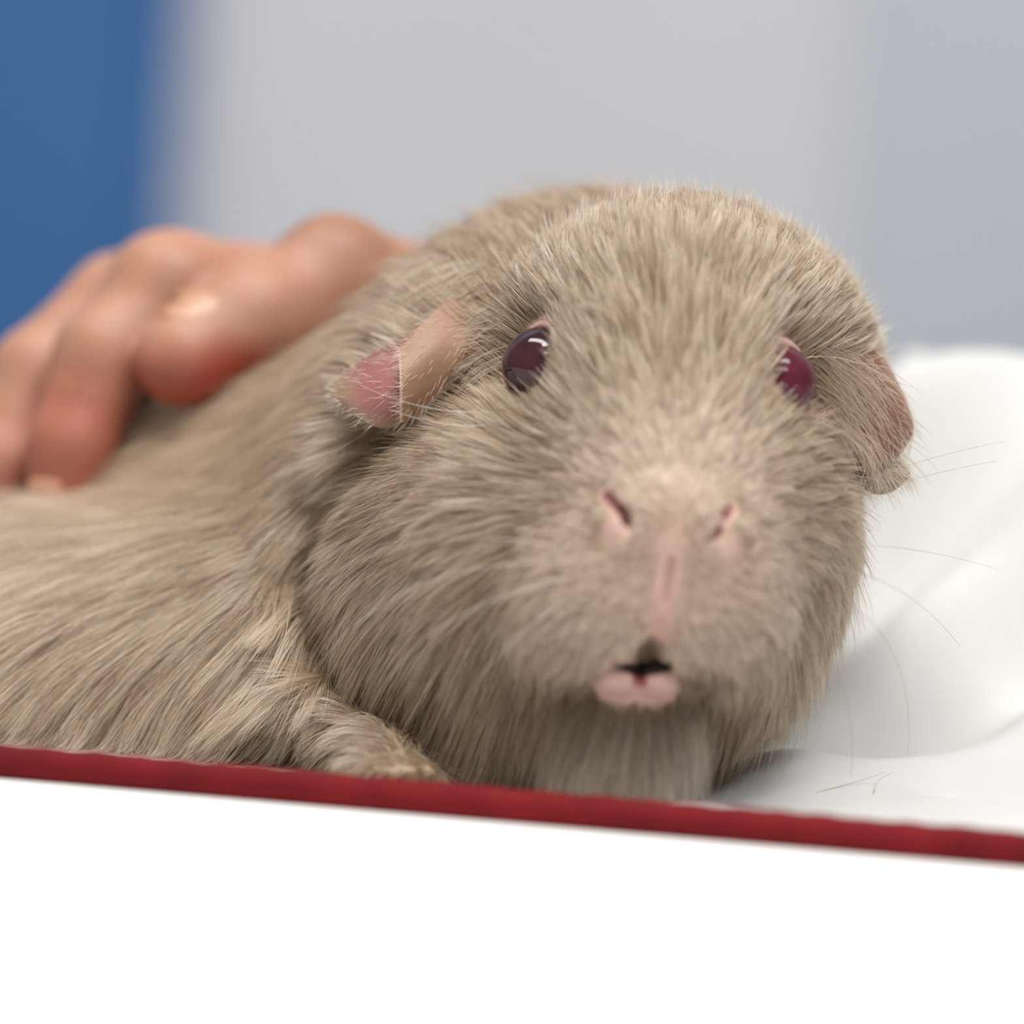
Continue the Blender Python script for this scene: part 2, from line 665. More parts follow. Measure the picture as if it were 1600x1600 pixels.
def bare(P):
    """0 where the skin is bare (nose, philtrum, lips, eye rims), 1 in full fur"""
    b = np.ones(len(P))
    b = np.minimum(b, smooth01(seg_dist(P, NL), 8, 24))
    b = np.minimum(b, smooth01(seg_dist(P, NR), 8, 24))
    b = np.minimum(b, smooth01(seg_dist(P, PH), 10, 28))
    for c, r_ in ((q(964, 830, dl + 12), 17), (q(1132, 854, dr + 16), 16), (q(1050, 850, dl), 14)):
        b = np.minimum(b, 0.12 + 0.88 * smooth01(np.linalg.norm(P - c, axis=1), r_, r_ + 24))
    for c in (q(970, 1062, lip_d + 10), q(1024, 1064, lip_d + 10)):
        b = np.minimum(b, smooth01(np.linalg.norm((P - c) / (1, 0.8, 1), axis=1), 40, 54))
    b = np.minimum(b, smooth01(np.linalg.norm((P - q(1006, 1040, dm + 5)) / (1.5, 0.7, 1), axis=1), 36, 46))
    b = np.minimum(b, smooth01(np.linalg.norm(P - EYE_L, axis=1), ER + 9, ER + 26))
    b = np.minimum(b, smooth01(np.linalg.norm(P - EYE_R, axis=1), ER + 4, ER + 16))
    return b


# skin colours as a vertex attribute: pink where bare, fawn under the fur
fawn, pink = np.array(srgb(150, 128, 104)), np.array(srgb(192, 158, 146))
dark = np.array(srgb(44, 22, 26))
bv = bare(P)
nose_w = 1 - smooth01(np.linalg.norm((P - q(1045, 870, dl)) / (1.0, 1.5, 1.5), axis=1), 50, 130)
w = np.maximum(1 - bv, 0.8 * nose_w)[:, None]
colr = fawn * (1 - w) + pink * w
for pts_, tone, r0_, r1_ in ((NL[:2], srgb(116, 64, 60), 6, 14), (NR[:2], srgb(140, 88, 82), 5, 12), (NL[1:], srgb(104, 40, 46), 11, 20),
                             (NR[1:], srgb(140, 78, 80), 9, 17), (PH, srgb(150, 108, 94), 3, 11),
                             ([q(999, 1046, lip_d), q(1000, 1068, lip_d - 16)], srgb(140, 62, 60), 6, 15)):
    slit = (1 - smooth01(seg_dist(P, pts_), r0_, r1_))[:, None]
    colr = colr * (1 - slit) + np.array(tone) * slit
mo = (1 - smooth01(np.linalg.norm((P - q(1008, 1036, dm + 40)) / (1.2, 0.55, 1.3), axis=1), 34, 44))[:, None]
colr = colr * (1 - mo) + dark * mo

M = NT('guinea_pig_skin')
at = M.n('ShaderNodeAttribute', attribute_name='skin')
M.l(at.outputs['Color'], M.b.inputs['Base Color'])
M.b.inputs['Roughness'].default_value = 0.55
M.b.inputs['Subsurface Weight'].default_value = 0.2
M.b.inputs['Subsurface Radius'].default_value = (1, 0.4, 0.25)
M.b.inputs['Subsurface Scale'].default_value = 0.0012
M.bump(M.noise(1800, 2), 0.15, 0.0003)
M_skin = M.m
base = wq(700, 1250, 500); base.z = BED + 0.0014
pig = mesh_obj('guinea_pig', to_world(P), Q, M_skin, None, base)
ca = pig.data.color_attributes.new('skin', 'FLOAT_COLOR', 'POINT')
ca.data.foreach_set('color', colr.astype(np.float32).ravel())
tag(pig, 'fawn guinea pig with long soft fur and dark ruby eyes on the white towel', 'guinea pig')


def child(o, parent):
    o.parent = parent
    o.matrix_parent_inverse = Matrix.Translation(-parent.location)
    return o


# eyeballs with lids
M = NT('ruby_eye')
lw = M.n('ShaderNodeLayerWeight'); lw.inputs['Blend'].default_value = 0.5
M.l(M.ramp(M.noise(260, 2), [(0.3, srgb(40, 22, 28)), (0.7, srgb(64, 34, 38))]), M.b.inputs['Base Color'])
M.b.inputs['Roughness'].default_value = 0.04
M.b.inputs['IOR'].default_value = 1.38
M_eye = M.m
M_eye_lit = simple('lit_ruby_eye', srgb(66, 26, 34), srgb(88, 36, 46), 260, 0.12)  # redder copy of the eye material, light glowing through is painted in
M_eye_lit.node_tree.nodes['Principled BSDF'].inputs['IOR'].default_value = 1.3
M_lid = simple('eyelid_skin', srgb(178, 138, 130), srgb(196, 156, 146), 300, 0.5)


def sphere_mesh(c, r, axis, nu=40, nv=24, tip=0.0):
    """ball with a slightly pointed cornea along axis"""
    ax = axis / np.linalg.norm(axis)
    t1 = np.cross(ax, (0, 1, 0.1)); t1 /= np.linalg.norm(t1)
    t2 = np.cross(ax, t1)
    vs = [c + ax * (r + tip)]
    for j in range(1, nv):
        a = math.pi * j / nv
        k = r + tip * max(0, math.cos(a)) ** 4
        for i in range(nu):
            b = 2 * math.pi * i / nu
            vs.append(c + k * (math.cos(a) * ax + math.sin(a) * (math.cos(b) * t1 + math.sin(b) * t2)))
    vs.append(c - ax * r)
    fs = [(0, 1 + i, 1 + (i + 1) % nu) for i in range(nu)]
    for j in range(nv - 2):
        for i in range(nu):
            a, b = 1 + j * nu + i, 1 + j * nu + (i + 1) % nu
            fs.append((a, a + nu, b + nu, b))
    l = len(vs) - 1
    fs += [(l, l - nu + (i + 1) % nu, l - nu + i) for i in range(nu)]
    return np.array(vs), fs


def tube(path, rad, n=8, closed=False):
    path = np.asarray(path, float)
    m = len(path)
    rad = np.broadcast_to(rad, (m,))
    vs, fs = [], []
    ref = np.array((0.3, 0.2, 1.0))
    for i in range(m):
        a = path[(i - 1) % m if closed else max(i - 1, 0)]
        b = path[(i + 1) % m if closed else min(i + 1, m - 1)]
        t = b - a; t = t / (np.linalg.norm(t) + 1e-12)
        u = np.cross(t, ref); u /= np.linalg.norm(u) + 1e-12
        v = np.cross(t, u)
        for j in range(n):
            x = 2 * math.pi * j / n
            vs.append(path[i] + rad[i] * (math.cos(x) * u + math.sin(x) * v))
    for i in range(m if closed else m - 1):
        for j in range(n):
            a, b = i * n + j, i * n + (j + 1) % n
            c, d = ((i + 1) % m) * n + (j + 1) % n, ((i + 1) % m) * n + j
            fs.append((a, b, c, d))
    if not closed:
        fs.append(tuple(reversed(range(n))))
        fs.append(tuple((m - 1) * n + j for j in range(n)))
    return np.array(vs), fs


for c, lab, me_ in ((EYE_L, 'dark ruby eye', M_eye), (EYE_R, 'ruby eye with lit-through red painted in', M_eye_lit)):
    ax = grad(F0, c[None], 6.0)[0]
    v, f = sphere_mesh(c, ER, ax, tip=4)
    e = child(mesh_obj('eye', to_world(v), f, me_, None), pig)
    e['label'] = lab
    # the lid: a soft ring where the eyeball leaves the skin
    t1 = np.cross(ax, (0, 1, 0)); t1 /= np.linalg.norm(t1)
    t2 = np.cross(ax, t1)
    ring = []
    for k in range(48):
        a = 2 * math.pi * k / 48
        dr_ = math.cos(a) * t1 + math.sin(a) * t2
        lo_, hi_ = 0.0, math.pi
        for _ in range(24):                       # where the great circle crosses the skin
            md = (lo_ + hi_) / 2
            p = c + ER * (math.cos(md) * ax + math.sin(md) * dr_)
            if FB(p[None])[0] > 0:
                lo_ = md
            else:
                hi_ = md
        ring.append(c + (ER + 1) * (math.cos(lo_) * ax + math.sin(lo_) * dr_))
    v, f = tube(ring, 9, 8, True)
    child(mesh_obj('eyelid', to_world(v), f, M_lid, None), pig)


# ------------------------------------------------------------------ fur
def vnoise(P, scale, seed):
    """smooth vector noise from a few sines"""
    r = np.random.default_rng(seed)
    out = np.zeros_like(P)
    for k in range(5):
        Kv = r.normal(size=(3, 3)) / scale * (1 + 0.5 * k)
        out += np.sin(P @ Kv + r.uniform(0, 6.28, 3)) / (1 + 0.4 * k)
    return out / 2.2


def norm(v):
    return v / (np.linalg.norm(v, axis=1, keepdims=True) + 1e-9)


def flow(P, N):
    """direction the coat is combed to"""
    dn = np.linalg.norm(P - NOSE, axis=1)
    rad = norm(P - (NOSE + np.array([0, -10, -60])))
    low = smooth01(P[:, 1], -200, 260)
    rad[:, 1] += 1.1 * low * smooth01(dn, 120, 380)
    bod = np.tile(np.array([-0.64, 0.50, 0.55]), (len(P), 1))
    bod[:, 1] += 1.1 * smooth01(P[:, 1], -150, 300)
    wb = smooth01(P[:, 2] + 0.5 * (-P[:, 0]), 330, 620)[:, None]
    v = norm(rad) * (1 - wb) + norm(bod) * wb
    v = v + 0.13 * vnoise(P, 150, 3) + 0.08 * vnoise(P, 55, 4)
    return norm(v - (v * N).sum(1, keepdims=True) * N)


def fur_length(P):
    dn = np.linalg.norm(P - NOSE, axis=1)
    L = 24 + 88 * smooth01(dn, 60, 420)
    L += 90 * smooth01(P[:, 1], 30, 260) * smooth01(dn, 170, 340)
    L = L + (200 - L) * smooth01(P[:, 2], 260, 620)
    return L


tri = np.array([t for f in Q for t in ((f[0], f[1], f[2]),) + (((f[0], f[2], f[3]),) if len(f) == 4 else ())])
A_, B_, D_ = P[tri[:, 0]], P[tri[:, 1]], P[tri[:, 2]]
area = np.linalg.norm(np.cross(B_ - A_, D_ - A_), axis=1) / 2
ctr = (A_ + B_ + D_) / 3
nc = grad(FB, ctr)
eye_pt = np.array([0, 0, -DU])
facing = (norm(eye_pt - ctr) * nc).sum(1)
dens = np.where(facing > -0.35, 1.0, 0.40)
dens *= np.where(ctr[:, 2] > 900, 0.5, 1.0)
dens *= 1 + 0.9 * (1 - smooth01(np.linalg.norm(ctr - NOSE, axis=1), 200, 520))
dens *= np.where((ctr @ G_N + G_C) < BED + 0.0022, 0.15, 1.0)
pw = area * dens
pw /= pw.sum()


def sample(n):
    i = rng.choice(len(tri), n, p=pw)
    u, v = rng.random(n), rng.random(n)
    f = u + v > 1
    u[f], v[f] = 1 - u[f], 1 - v[f]
    return A_[i] + u[:, None] * (B_[i] - A_[i]) + v[:, None] * (D_[i] - A_[i])


NH, NP = 330000, 6
S_ = np.linspace(0, 1, NP)


def strands(root, n, t, L, lift, droop):
    """hair paths: leave the skin at an angle, lie down along the coat, tips droop"""
    s = S_[None, :, None]
    L = L[:, None, None]
    lift = lift[:, None, None]
    p = root[:, None, :] + L * (t[:, None, :] * (s * 0.98) + n[:, None, :] * lift * (s - 0.62 * s ** 2))
    p[..., 1] += (L[..., 0] * droop[:, None] * S_[None, :] ** 2)
    return p


def groom(roots, jitter, seed):
    n = grad(FB, roots)
    t = flow(roots, n)
    r = np.random.default_rng(seed)
    t = t + r.normal(0, jitter, t.shape)
    t = norm(t - (t * n).sum(1, keepdims=True) * n)
    b = bare(roots)
    paw = smooth01(seg_dist(roots, [q(560, 1140, 200), q(620, 1200, 0), q(640, 1206, -60)]), 50, 120)
    b = b * (0.12 + 0.88 * paw)
    L = fur_length(roots) * r.uniform(0.72, 1.18, len(roots)) * (0.35 + 0.65 * b)
    dn = np.linalg.norm(roots - NOSE, axis=1)
    lift = r.normal(0.42, 0.11, len(roots)) - 0.12 * (1 - smooth01(dn, 150, 420))
    droop = 0.10 * smooth01(dn, 250, 500) * r.uniform(0.4, 1.4, len(roots))
    return n, strands(roots, n, t, L, lift, droop), b, L


roots = sample(NH)
bb = bare(roots)
keep = rng.random(NH) < 0.12 + 0.88 * bb
keep &= bb > 0.12
roots = roots[keep]
# clumps of two sizes
big_r, small_r = sample(5200), sample(30000)
_, big_p, _, big_L = groom(big_r, 0.16, 11)
_, small_p, _, small_L = groom(small_r, 0.10, 12)


def nearest(pts, qs):
    kd = kdtree.KDTree(len(pts))
    for i, p in enumerate(pts):
        kd.insert(p, i)
    kd.balance()
    return np.array([kd.find(p)[1] for p in qs])


ib, isml = nearest(big_r, small_r), nearest(small_r, roots)
n_, path, bh, Lh = groom(roots, 0.05, 13)
# longer tufts that lie over the roots of the ears
for (tx0, tx1, ty0, ty1, vdir, Lt, frac) in ((745, 800, 470, 575, (-0.95, 0.10, -0.12), 80, 0.22), (700, 790, 405, 450, (-0.85, 0.45, -0.10), 100, 0.45),
                                             (1262, 1315, 530, 650, (0.86, 0.42, -0.15), 125, 0.55)):
    k = 1 + roots[:, 2] / DU
    sx, sy = roots[:, 0] / k + 800, roots[:, 1] / k + 800
    m_ = (sx > tx0) & (sx < tx1) & (sy > ty0) & (sy < ty1) & (rng.random(len(roots)) < frac) & (n_[:, 2] < 0.3)
    tv = np.tile(np.array(vdir, float), (m_.sum(), 1)) + rng.normal(0, 0.13, (m_.sum(), 3))
    tv = tv - 0.8 * (tv * n_[m_]).sum(1, keepdims=True) * n_[m_]
    Lh[m_] = Lt * rng.uniform(0.6, 1.25, m_.sum())
    path[m_] = strands(roots[m_], n_[m_], norm(tv), Lh[m_], rng.uniform(0.5, 0.9, m_.sum()), rng.uniform(0.05, 0.2, m_.sum()))
    TUFT = m_ if tx0 == 745 else (TUFT | m_)


def pull(path, root, cp, cr, amount, power):
    """draw the tips of hairs to the path of their clump's middle hair"""
    off = (root - cr)[:, None, :]
    tgt = cp + off * (1 - S_[None, :, None] ** power)
    w = amount[:, None, None] * S_[None, :, None] ** 0.8
    return path + (tgt - path) * w


small_p = pull(small_p, small_r, big_p[ib], big_r[ib], rng.uniform(0.25, 0.75, len(small_r)), 1.4)
loose = rng.random(len(roots)) < 0.08
am = np.where(loose, 0.1, rng.uniform(0.5, 0.92, len(roots)))
am[TUFT] = 0.0
path = pull(path, roots, small_p[isml], small_r[isml], am, 1.5)
path += (vnoise(path.reshape(-1, 3), 26, 21).reshape(path.shape) * (1.4 * S_[None, :, None]))
path[loose] += n_[loose][:, None, :] * (Lh[loose][:, None, None] * 0.16 * S_[None, :, None])
# keep the tips above the towel
hgt = path @ G_N + G_C
low_ = np.maximum(BED + 0.0011 - hgt, 0)
path -= (low_[..., None] / (G_N @ G_N)) * -G_N

# coat colours, some light painted in: fawn with paler and browner locks, paler round the nose, grey at the chin
c_mid, c_pale, c_brown = (np.array(srgb(*c)[:3]) for c in ((184, 162, 136), (220, 203, 180), (132, 106, 80)))
c_face, c_grey_lit, c_dark = (np.array(srgb(*c)[:3]) for c in ((224, 203, 184), (236, 228, 218), (100, 84, 70)))
lock = rng.random(len(small_r))
lb = rng.random(len(big_r))[ib]
h = (0.75 * lock + 0.30 * lb)[isml] + 0.45 * rng.random(len(roots)) - 0.25
h = np.clip(h, 0, 1)[:, None]
ch = np.where(h < 0.5, c_brown + (c_mid - c_brown) * (h * 2), c_mid + (c_pale - c_mid) * (h * 2 - 1))
dn = np.linalg.norm(roots - NOSE, axis=1)
ch = ch * (0.93 + 0.27 * smooth01(roots[:, 2], 150, 600))[:, None]  # body lightened over the face, standing in for light from left and back
wf = (0.7 * (1 - smooth01(dn, 110, 300)))[:, None]
ch = ch * (1 - wf) + c_face * wf
wg = (0.55 * (1 - smooth01(np.linalg.norm((roots - q(1000, 1180, 0)) / (1.3, 0.9, 1.5), axis=1), 70, 160)))[:, None]  # greyish chin, whitened further to stand in for light bounced off the table
ch = ch * (1 - wg) + c_grey_lit * wg
# darker hair round the lower half of the mouth
wd = (0.6 * (1 - smooth01(np.abs(np.linalg.norm((roots - q(1000, 1055, dm)) / (1.35, 0.8, 2), axis=1) - 75), 10, 40)) * (roots[:, 1] > 225))[:, None]
ch = ch * (1 - wd) + c_dark * wd
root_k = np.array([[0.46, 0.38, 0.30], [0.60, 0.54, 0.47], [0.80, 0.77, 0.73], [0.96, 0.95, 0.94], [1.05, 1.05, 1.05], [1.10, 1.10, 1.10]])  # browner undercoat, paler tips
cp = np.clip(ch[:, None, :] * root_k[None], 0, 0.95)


def hair_object(name, paths, cols, radii, mat, parent, origin=None):
    hc = bpy.data.hair_curves.new(name)
    n, k = paths.shape[:2]
    hc.add_curves([k] * n)
    w = to_world(paths.reshape(-1, 3)) - np.array(parent.location if origin is None else origin)
    hc.attributes['position'].data.foreach_set('vector', w.astype(np.float32).ravel())
    ra = hc.attributes.new('radius', 'FLOAT', 'POINT')
    ra.data.foreach_set('value', np.ascontiguousarray(radii, np.float32).ravel())
    ct = hc.attributes.new('tint', 'FLOAT_COLOR', 'POINT')
    c4 = np.concatenate([cols.reshape(-1, 3), np.ones((n * k, 1))], 1)
    ct.data.foreach_set('color', c4.astype(np.float32).ravel())
    hc.materials.append(mat)
    o = bpy.data.objects.new(name, hc)
    COL.objects.link(o)
    o.parent = parent
    return o


M = NT('fawn_fur')
M.t.nodes.remove(M.b)
at = M.n('ShaderNodeAttribute', attribute_name='tint')
hb = M.n('ShaderNodeBsdfHairPrincipled', model='CHIANG', parametrization='COLOR')
M.l(at.outputs['Color'], hb.inputs['Color'])
hb.inputs['Roughness'].default_value = 0.45
hb.inputs['Radial Roughness'].default_value = 0.6
hb.inputs['Random Roughness'].default_value = 0.1
df = M.n('ShaderNodeBsdfDiffuse')
M.l(at.outputs['Color'], df.inputs['Color'])
mx = M.n('ShaderNodeMixShader')
mx.inputs[0].default_value = 0.5
M.l(df.outputs[0], mx.inputs[1]); M.l(hb.outputs[0], mx.inputs[2])
M.l(mx.outputs[0], M.t.nodes['Material Output'].inputs['Surface'])
M_fur = M.m
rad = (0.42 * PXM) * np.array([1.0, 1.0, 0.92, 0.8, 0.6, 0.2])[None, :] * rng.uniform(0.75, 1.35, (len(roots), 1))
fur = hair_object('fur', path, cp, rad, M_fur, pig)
fur['kind'] = 'stuff'
print('hairs', len(roots))


# ------------------------------------------------------------------ ears
def spline_grid(C, nu, nv):
    """Catmull-Rom surface through a grid of control points"""
    def cr(Pts, n):
        Pts = np.asarray(Pts, float)
        ext = np.concatenate([[2 * Pts[0] - Pts[1]], Pts, [2 * Pts[-1] - Pts[-2]]])
        m = len(Pts) - 1
        out = []
        for x in np.linspace(0, m, n):
            i = min(int(x), m - 1)
            t = x - i
            a, b, c, d = ext[i:i + 4]
            out.append(0.5 * (2 * b + (c - a) * t + (2 * a - 5 * b + 4 * c - d) * t * t + (3 * b - a - 3 * c + d) * t ** 3))
        return np.array(out)
    rows = np.array([cr(r, nv) for r in C])
    return np.array([cr(rows[:, j], nu) for j in range(nv)]).transpose(1, 0, 2)


def ear_mesh(name, patches, mat, parent, nu=30, nv=22, thick=7.0):
    vs, fs, cols, hr = [], [], [], []
    for C, fn in patches:
        G = spline_grid(C, nu, nv)
        o0 = len(vs)
        S, T = np.meshgrid(np.linspace(0, 1, nu), np.linspace(0, 1, nv), indexing='ij')
        cols += list(fn(S.ravel(), T.ravel()))
        vs += list(G.reshape(-1, 3))
        for i in range(nu - 1):
            for j in range(nv - 1):
                a = o0 + i * nv + j
                fs.append((a, a + 1, a + nv + 1, a + nv))
        hr.append(G)
    o = child(mesh_obj(name, to_world(np.array(vs)), fs, mat), parent)
    c4 = np.concatenate([np.array(cols), np.ones((len(cols), 1))], 1)
    o.data.color_attributes.new('skin', 'FLOAT_COLOR', 'POINT').data.foreach_set('color', c4.astype(np.float32).ravel())
    m = o.modifiers.new('thickness', 'SOLIDIFY'); m.thickness = thick * PXM; m.offset = 0
    m = o.modifiers.new('smooth', 'SUBSURF'); m.levels = 1; m.render_levels = 1
    return o, hr


def col3(*c):
    return np.array(srgb(*c)[:3])


M = NT('ear_skin')
at = M.n('ShaderNodeAttribute', attribute_name='skin')
M.l(at.outputs['Color'], M.b.inputs['Base Color'])
M.b.inputs['Roughness'].default_value = 0.55
tr = M.n('ShaderNodeBsdfTranslucent')
M.l(at.outputs['Color'], tr.inputs['Color'])
mx = M.n('ShaderNodeMixShader'); mx.inputs[0].default_value = 0.22
M.l(M.b.outputs[0], mx.inputs[1]); M.l(tr.outputs[0], mx.inputs[2])
M.l(mx.outputs[0], M.t.nodes['Material Output'].inputs['Surface'])
M.bump(M.noise(900, 4), 0.35, 0.0004)
M_ear = M.m


def on(px, py, off):
    """a point standing off the animal's skin towards the camera"""
    return q(px, py, trace(FB, px, py) - off)


pinna = [
    [on(690, 480, 20), on(700, 520, 30), on(705, 560, 34), on(705, 590, 30)],
    [on(640, 520, 48), on(650, 560, 66), on(655, 610, 68), on(655, 632, 56)],
    [on(590, 548, 72), on(600, 585, 92), on(605, 630, 92), on(606, 668, 80)],
    [on(545, 578, 92), on(552, 602, 104), on(556, 632, 104), on(568, 658, 92)],
    [on(515, 606, 108), on(517, 612, 108), on(521, 618, 108), on(527, 626, 106)],
]
flap = [
    [on(765, 446, -2), on(778, 486, -10), on(780, 522, -10), on(764, 556, -4)],
    [on(716, 456, 28), on(732, 500, 14), on(736, 540, 16), on(722, 580, 22)],
    [on(668, 496, 66), on(682, 540, 58), on(686, 584, 60), on(677, 624, 58)],
    [on(632, 538, 88), on(638, 575, 98), on(640, 620, 98), on(642, 655, 80)],
    [on(625, 548, 94), on(624, 582, 108), on(625, 622, 106), on(624, 660, 86)],
]


def c_pinna(s, t):
    w = (smooth01(s, 0.60, 0.90) + smooth01(t, 0.62, 1.0) * 0.85).clip(0, 1)[:, None]
    return col3(154, 98, 92) * (1 - w) + col3(160, 130, 108) * w


def c_flap(s, t):
    w = smooth01(s, 0.45, 0.05)[:, None] if False else (1 - smooth01(s, 0.1, 0.5))[:, None]
    e = smooth01(s, 0.90, 0.97)[:, None]
    c = col3(158, 122, 98) * (1 - w) + col3(128, 80, 56) * w
    return c * (1 - e) + col3(206, 174, 154) * e


ear_l, grids_l = ear_mesh('ear', [(pinna, c_pinna), (flap, c_flap)], M_ear, pig)
ear_l['label'] = 'pink and tan ear with its rim folded over'

dE = trace(FB, 1310, 600)
er = lambda px, py, d: q(px, py, dE + d)
main = [
    [er(1265, 560, 10), er(1305, 545, 10), er(1345, 538, 60), er(1372, 546, 110)],
    [er(1285, 610, -20), er(1325, 598, -20), er(1372, 592, 30), er(1404, 602, 90)],
    [er(1305, 660, -30), er(1350, 655, -40), er(1396, 655, 10), er(1426, 664, 80)],
    [er(1322, 712, -20), er(1352, 716, -50), er(1390, 706, -10), er(1415, 694, 60)],
    [er(1336, 748, 0), er(1352, 752, -30), er(1366, 746, -15), er(1384, 730, 30)],
]
lobe = [
    [er(1322, 712, 10), er(1350, 722, 0), er(1376, 726, 10), er(1396, 716, 40)],
    [er(1335, 742, 6), er(1360, 748, -10), er(1390, 744, 0), er(1420, 736, 40)],
    [er(1352, 764, 10), er(1374, 772, 4), er(1397, 766, 10), er(1418, 746, 44)],
]


def c_main(s, t):
    w = (smooth01(t, 0.75, 1.0) * (1 - smooth01(s, 0.2, 0.55)))[:, None]
    g = smooth01(s, 0.7, 1.0)[:, None]
    c = col3(128, 84, 64) * (1 - w) + col3(172, 136, 120) * w
    return c * (1 - 0.35 * g) + col3(140, 112, 94) * 0.35 * g


ear_r, grids_r = ear_mesh('ear', [(main, c_main), (lobe, lambda s, t: np.tile(col3(150, 130, 110), (len(s), 1)))], M_ear, pig)
ear_r['label'] = 'brownish drooping ear'


def ear_hair(ear, grids, n, seed, lmin, lmax):
    r = np.random.default_rng(seed)
    roots_, dirs_, nrm_ = [], [], []
    for G in grids:
        nu, nv = G.shape[:2]
        k = n // len(grids)
        s = r.beta(1.1, 0.9, k)
        t = np.where(r.random(k) < 0.55, np.where(r.random(k) < 0.5, r.beta(0.5, 4, k), r.beta(4, 0.5, k)), r.random(k))
        i = np.clip((s * (nu - 1)).astype(int), 0, nu - 2)
        j = np.clip((t * (nv - 1)).astype(int), 0, nv - 2)
        fu, fv = r.random(k)[:, None], r.random(k)[:, None]
        p = (G[i, j] * (1 - fu) + G[i + 1, j] * fu) * (1 - fv) + (G[i, j + 1] * (1 - fu) + G[i + 1, j + 1] * fu) * fv
        du, dv = norm(G[i + 1, j] - G[i, j]), norm(G[i, j + 1] - G[i, j])
        nn = norm(np.cross(du, dv))
        nn *= np.where(nn[:, 2:3] > 0, -1, 1)
        sid = ((t - 0.5) * 2)[:, None]
        d = norm(du + dv * sid * 0.8 + r.normal(0, 0.22, p.shape))
        roots_.append(p + nn * 3.2); dirs_.append(d); nrm_.append(nn)
    p, d, nn = map(np.concatenate, (roots_, dirs_, nrm_))
    L = r.uniform(lmin, lmax, len(p))
    path = strands(p, nn, d, L, r.uniform(0.15, 0.5, len(p)), r.uniform(0.0, 0.12, len(p)))
    c = col3(222, 206, 184) * r.uniform(0.8, 1.05, (len(p), 1))
    cols = np.repeat(c[:, None, :], NP, 1)
    w = to_world(path.reshape(-1, 3))
    o = hair_object('ear_hair', path, cols, np.tile(0.36 * PXM * np.array([1, 1, .9, .75, .5, .2]), (len(p), 1)), M_fur, ear, (0, 0, 0))
    o['kind'] = 'stuff'


ear_hair(ear_l, grids_l, 520, 31, 10, 28)
ear_hair(ear_r, grids_r, 650, 32, 16, 44)

# ------------------------------------------------------------------ whiskers
M_whisk = simple('whisker_hair', srgb(120, 108, 98), srgb(170, 158, 146), 200, 0.4)
M_whisk2 = simple('pale_whisker_hair', srgb(226, 216, 204), srgb(236, 228, 218), 200, 0.4)
wr = np.random.default_rng(5)


def whisker(a, b, bow, mat, r0=0.9):
    s = np.linspace(0, 1, 14)[:, None]
    path = a + (b - a) * s + np.asarray(bow, float) * (4 * s * (1 - s))
    v, f = tube(path, np.linspace(r0, 0.18, 14), 5)
    child(mesh_obj('whisker', to_world(v), f, mat), pig)


# the long ones seen against the towel on the right, then those of the two whisker pads and over the ear
for (x0, y0, x1, y1, d1, bow, m) in (
        (1180, 900, 1418, 1180, 120, (70, -60, 0), M_whisk), (1200, 880, 1500, 1010, 160, (20, -40, 0), M_whisk),
        (1190, 860, 1560, 890, 200, (0, -22, 0), M_whisk), (1170, 930, 1330, 1215, 60, (50, -30, 0), M_whisk),
        (1180, 830, 1570, 690, 220, (0, -18, 0), M_whisk), (1175, 840, 1560, 720, 200, (0, -14, 0), M_whisk),
        (1150, 960, 1190, 1205, 0, (50, 0, 0), M_whisk),
        (900, 880, 470, 1080, 60, (-40, -60, -40), M_whisk2), (905, 900, 560, 1150, 40, (-50, -40, -40), M_whisk2),
        (895, 860, 430, 960, 80, (-20, -60, -60), M_whisk2), (910, 920, 700, 1180, 0, (-50, 0, -40), M_whisk2),
        (800, 640, 560, 600, 120, (0, 20, -40), M_whisk2), (800, 660, 610, 640, 120, (0, 14, -40), M_whisk2),
        (1250, 560, 1440, 640, 260, (0, -30, -20), M_whisk2)):
    whisker(q(x0, y0, trace(FB, x0, y0) + 4), q(x1, y1, d1), bow, m, 0.6 if m is M_whisk else 0.45)

# ------------------------------------------------------------------ the hand on the animal's back
HP, HQ = surface_net(FH, (-1150, -560, 540), (620, 180, 2440), 13)
HN = grad(FH, HP)
M = NT('hand_skin')
at = M.n('ShaderNodeAttribute', attribute_name='skin')
mixn = M.n('ShaderNodeMix', data_type='RGBA', blend_type='MULTIPLY')
mixn.inputs['Factor'].default_value = 1.0
M.l(at.outputs['Color'], mixn.inputs['A'])
M.l(M.ramp(M.noise(120, 4), [(0.3, (0.90, 0.86, 0.85, 1)), (0.7, (1.04, 1.04, 1.04, 1))]), mixn.inputs['B'])
M.l(mixn.outputs['Result'], M.b.inputs['Base Color'])
M.b.inputs['Roughness'].default_value = 0.5
M.b.inputs['Subsurface Weight'].default_value = 0.3
M.b.inputs['Subsurface Radius'].default_value = (1, 0.35, 0.2)
M.b.inputs['Subsurface Scale'].default_value = 0.004
M.bump(M.noise(700, 4), 0.2, 0.0004)
M_hand = M.m
M.b.inputs['Specular IOR Level'].default_value = 0.3
hc_base, hc_red, hc_knk = col3(162, 119, 97), col3(142, 48, 34), col3(144, 104, 82)
wr_ = (1 - smooth01(np.linalg.norm((HP - hq((320, 590, 825))) / (1.7, 0.8, 1.1), axis=1), 45, 125))[:, None] * 0.9
wi_ = (1 - smooth01(seg_dist(HP, [hq((130, 680, 900)), hq((92, 830, 870))]), 50, 190))[:, None] * 0.55
wr_ = np.maximum(wr_, wi_)
wk_ = (1 - smooth01(np.linalg.norm(HP - hq((520, 380, 975)), axis=1), 40, 150))[:, None]
hcol = hc_base * (1 - wk_) + hc_knk * wk_
hcol = hcol * (1 - wr_) + hc_red * wr_
hbase = wq(500, 560, 1150)
person = mesh_obj('person', to_world(HP), HQ, M_hand, None, hbase)
c4 = np.concatenate([hcol, np.ones((len(hcol), 1))], 1)
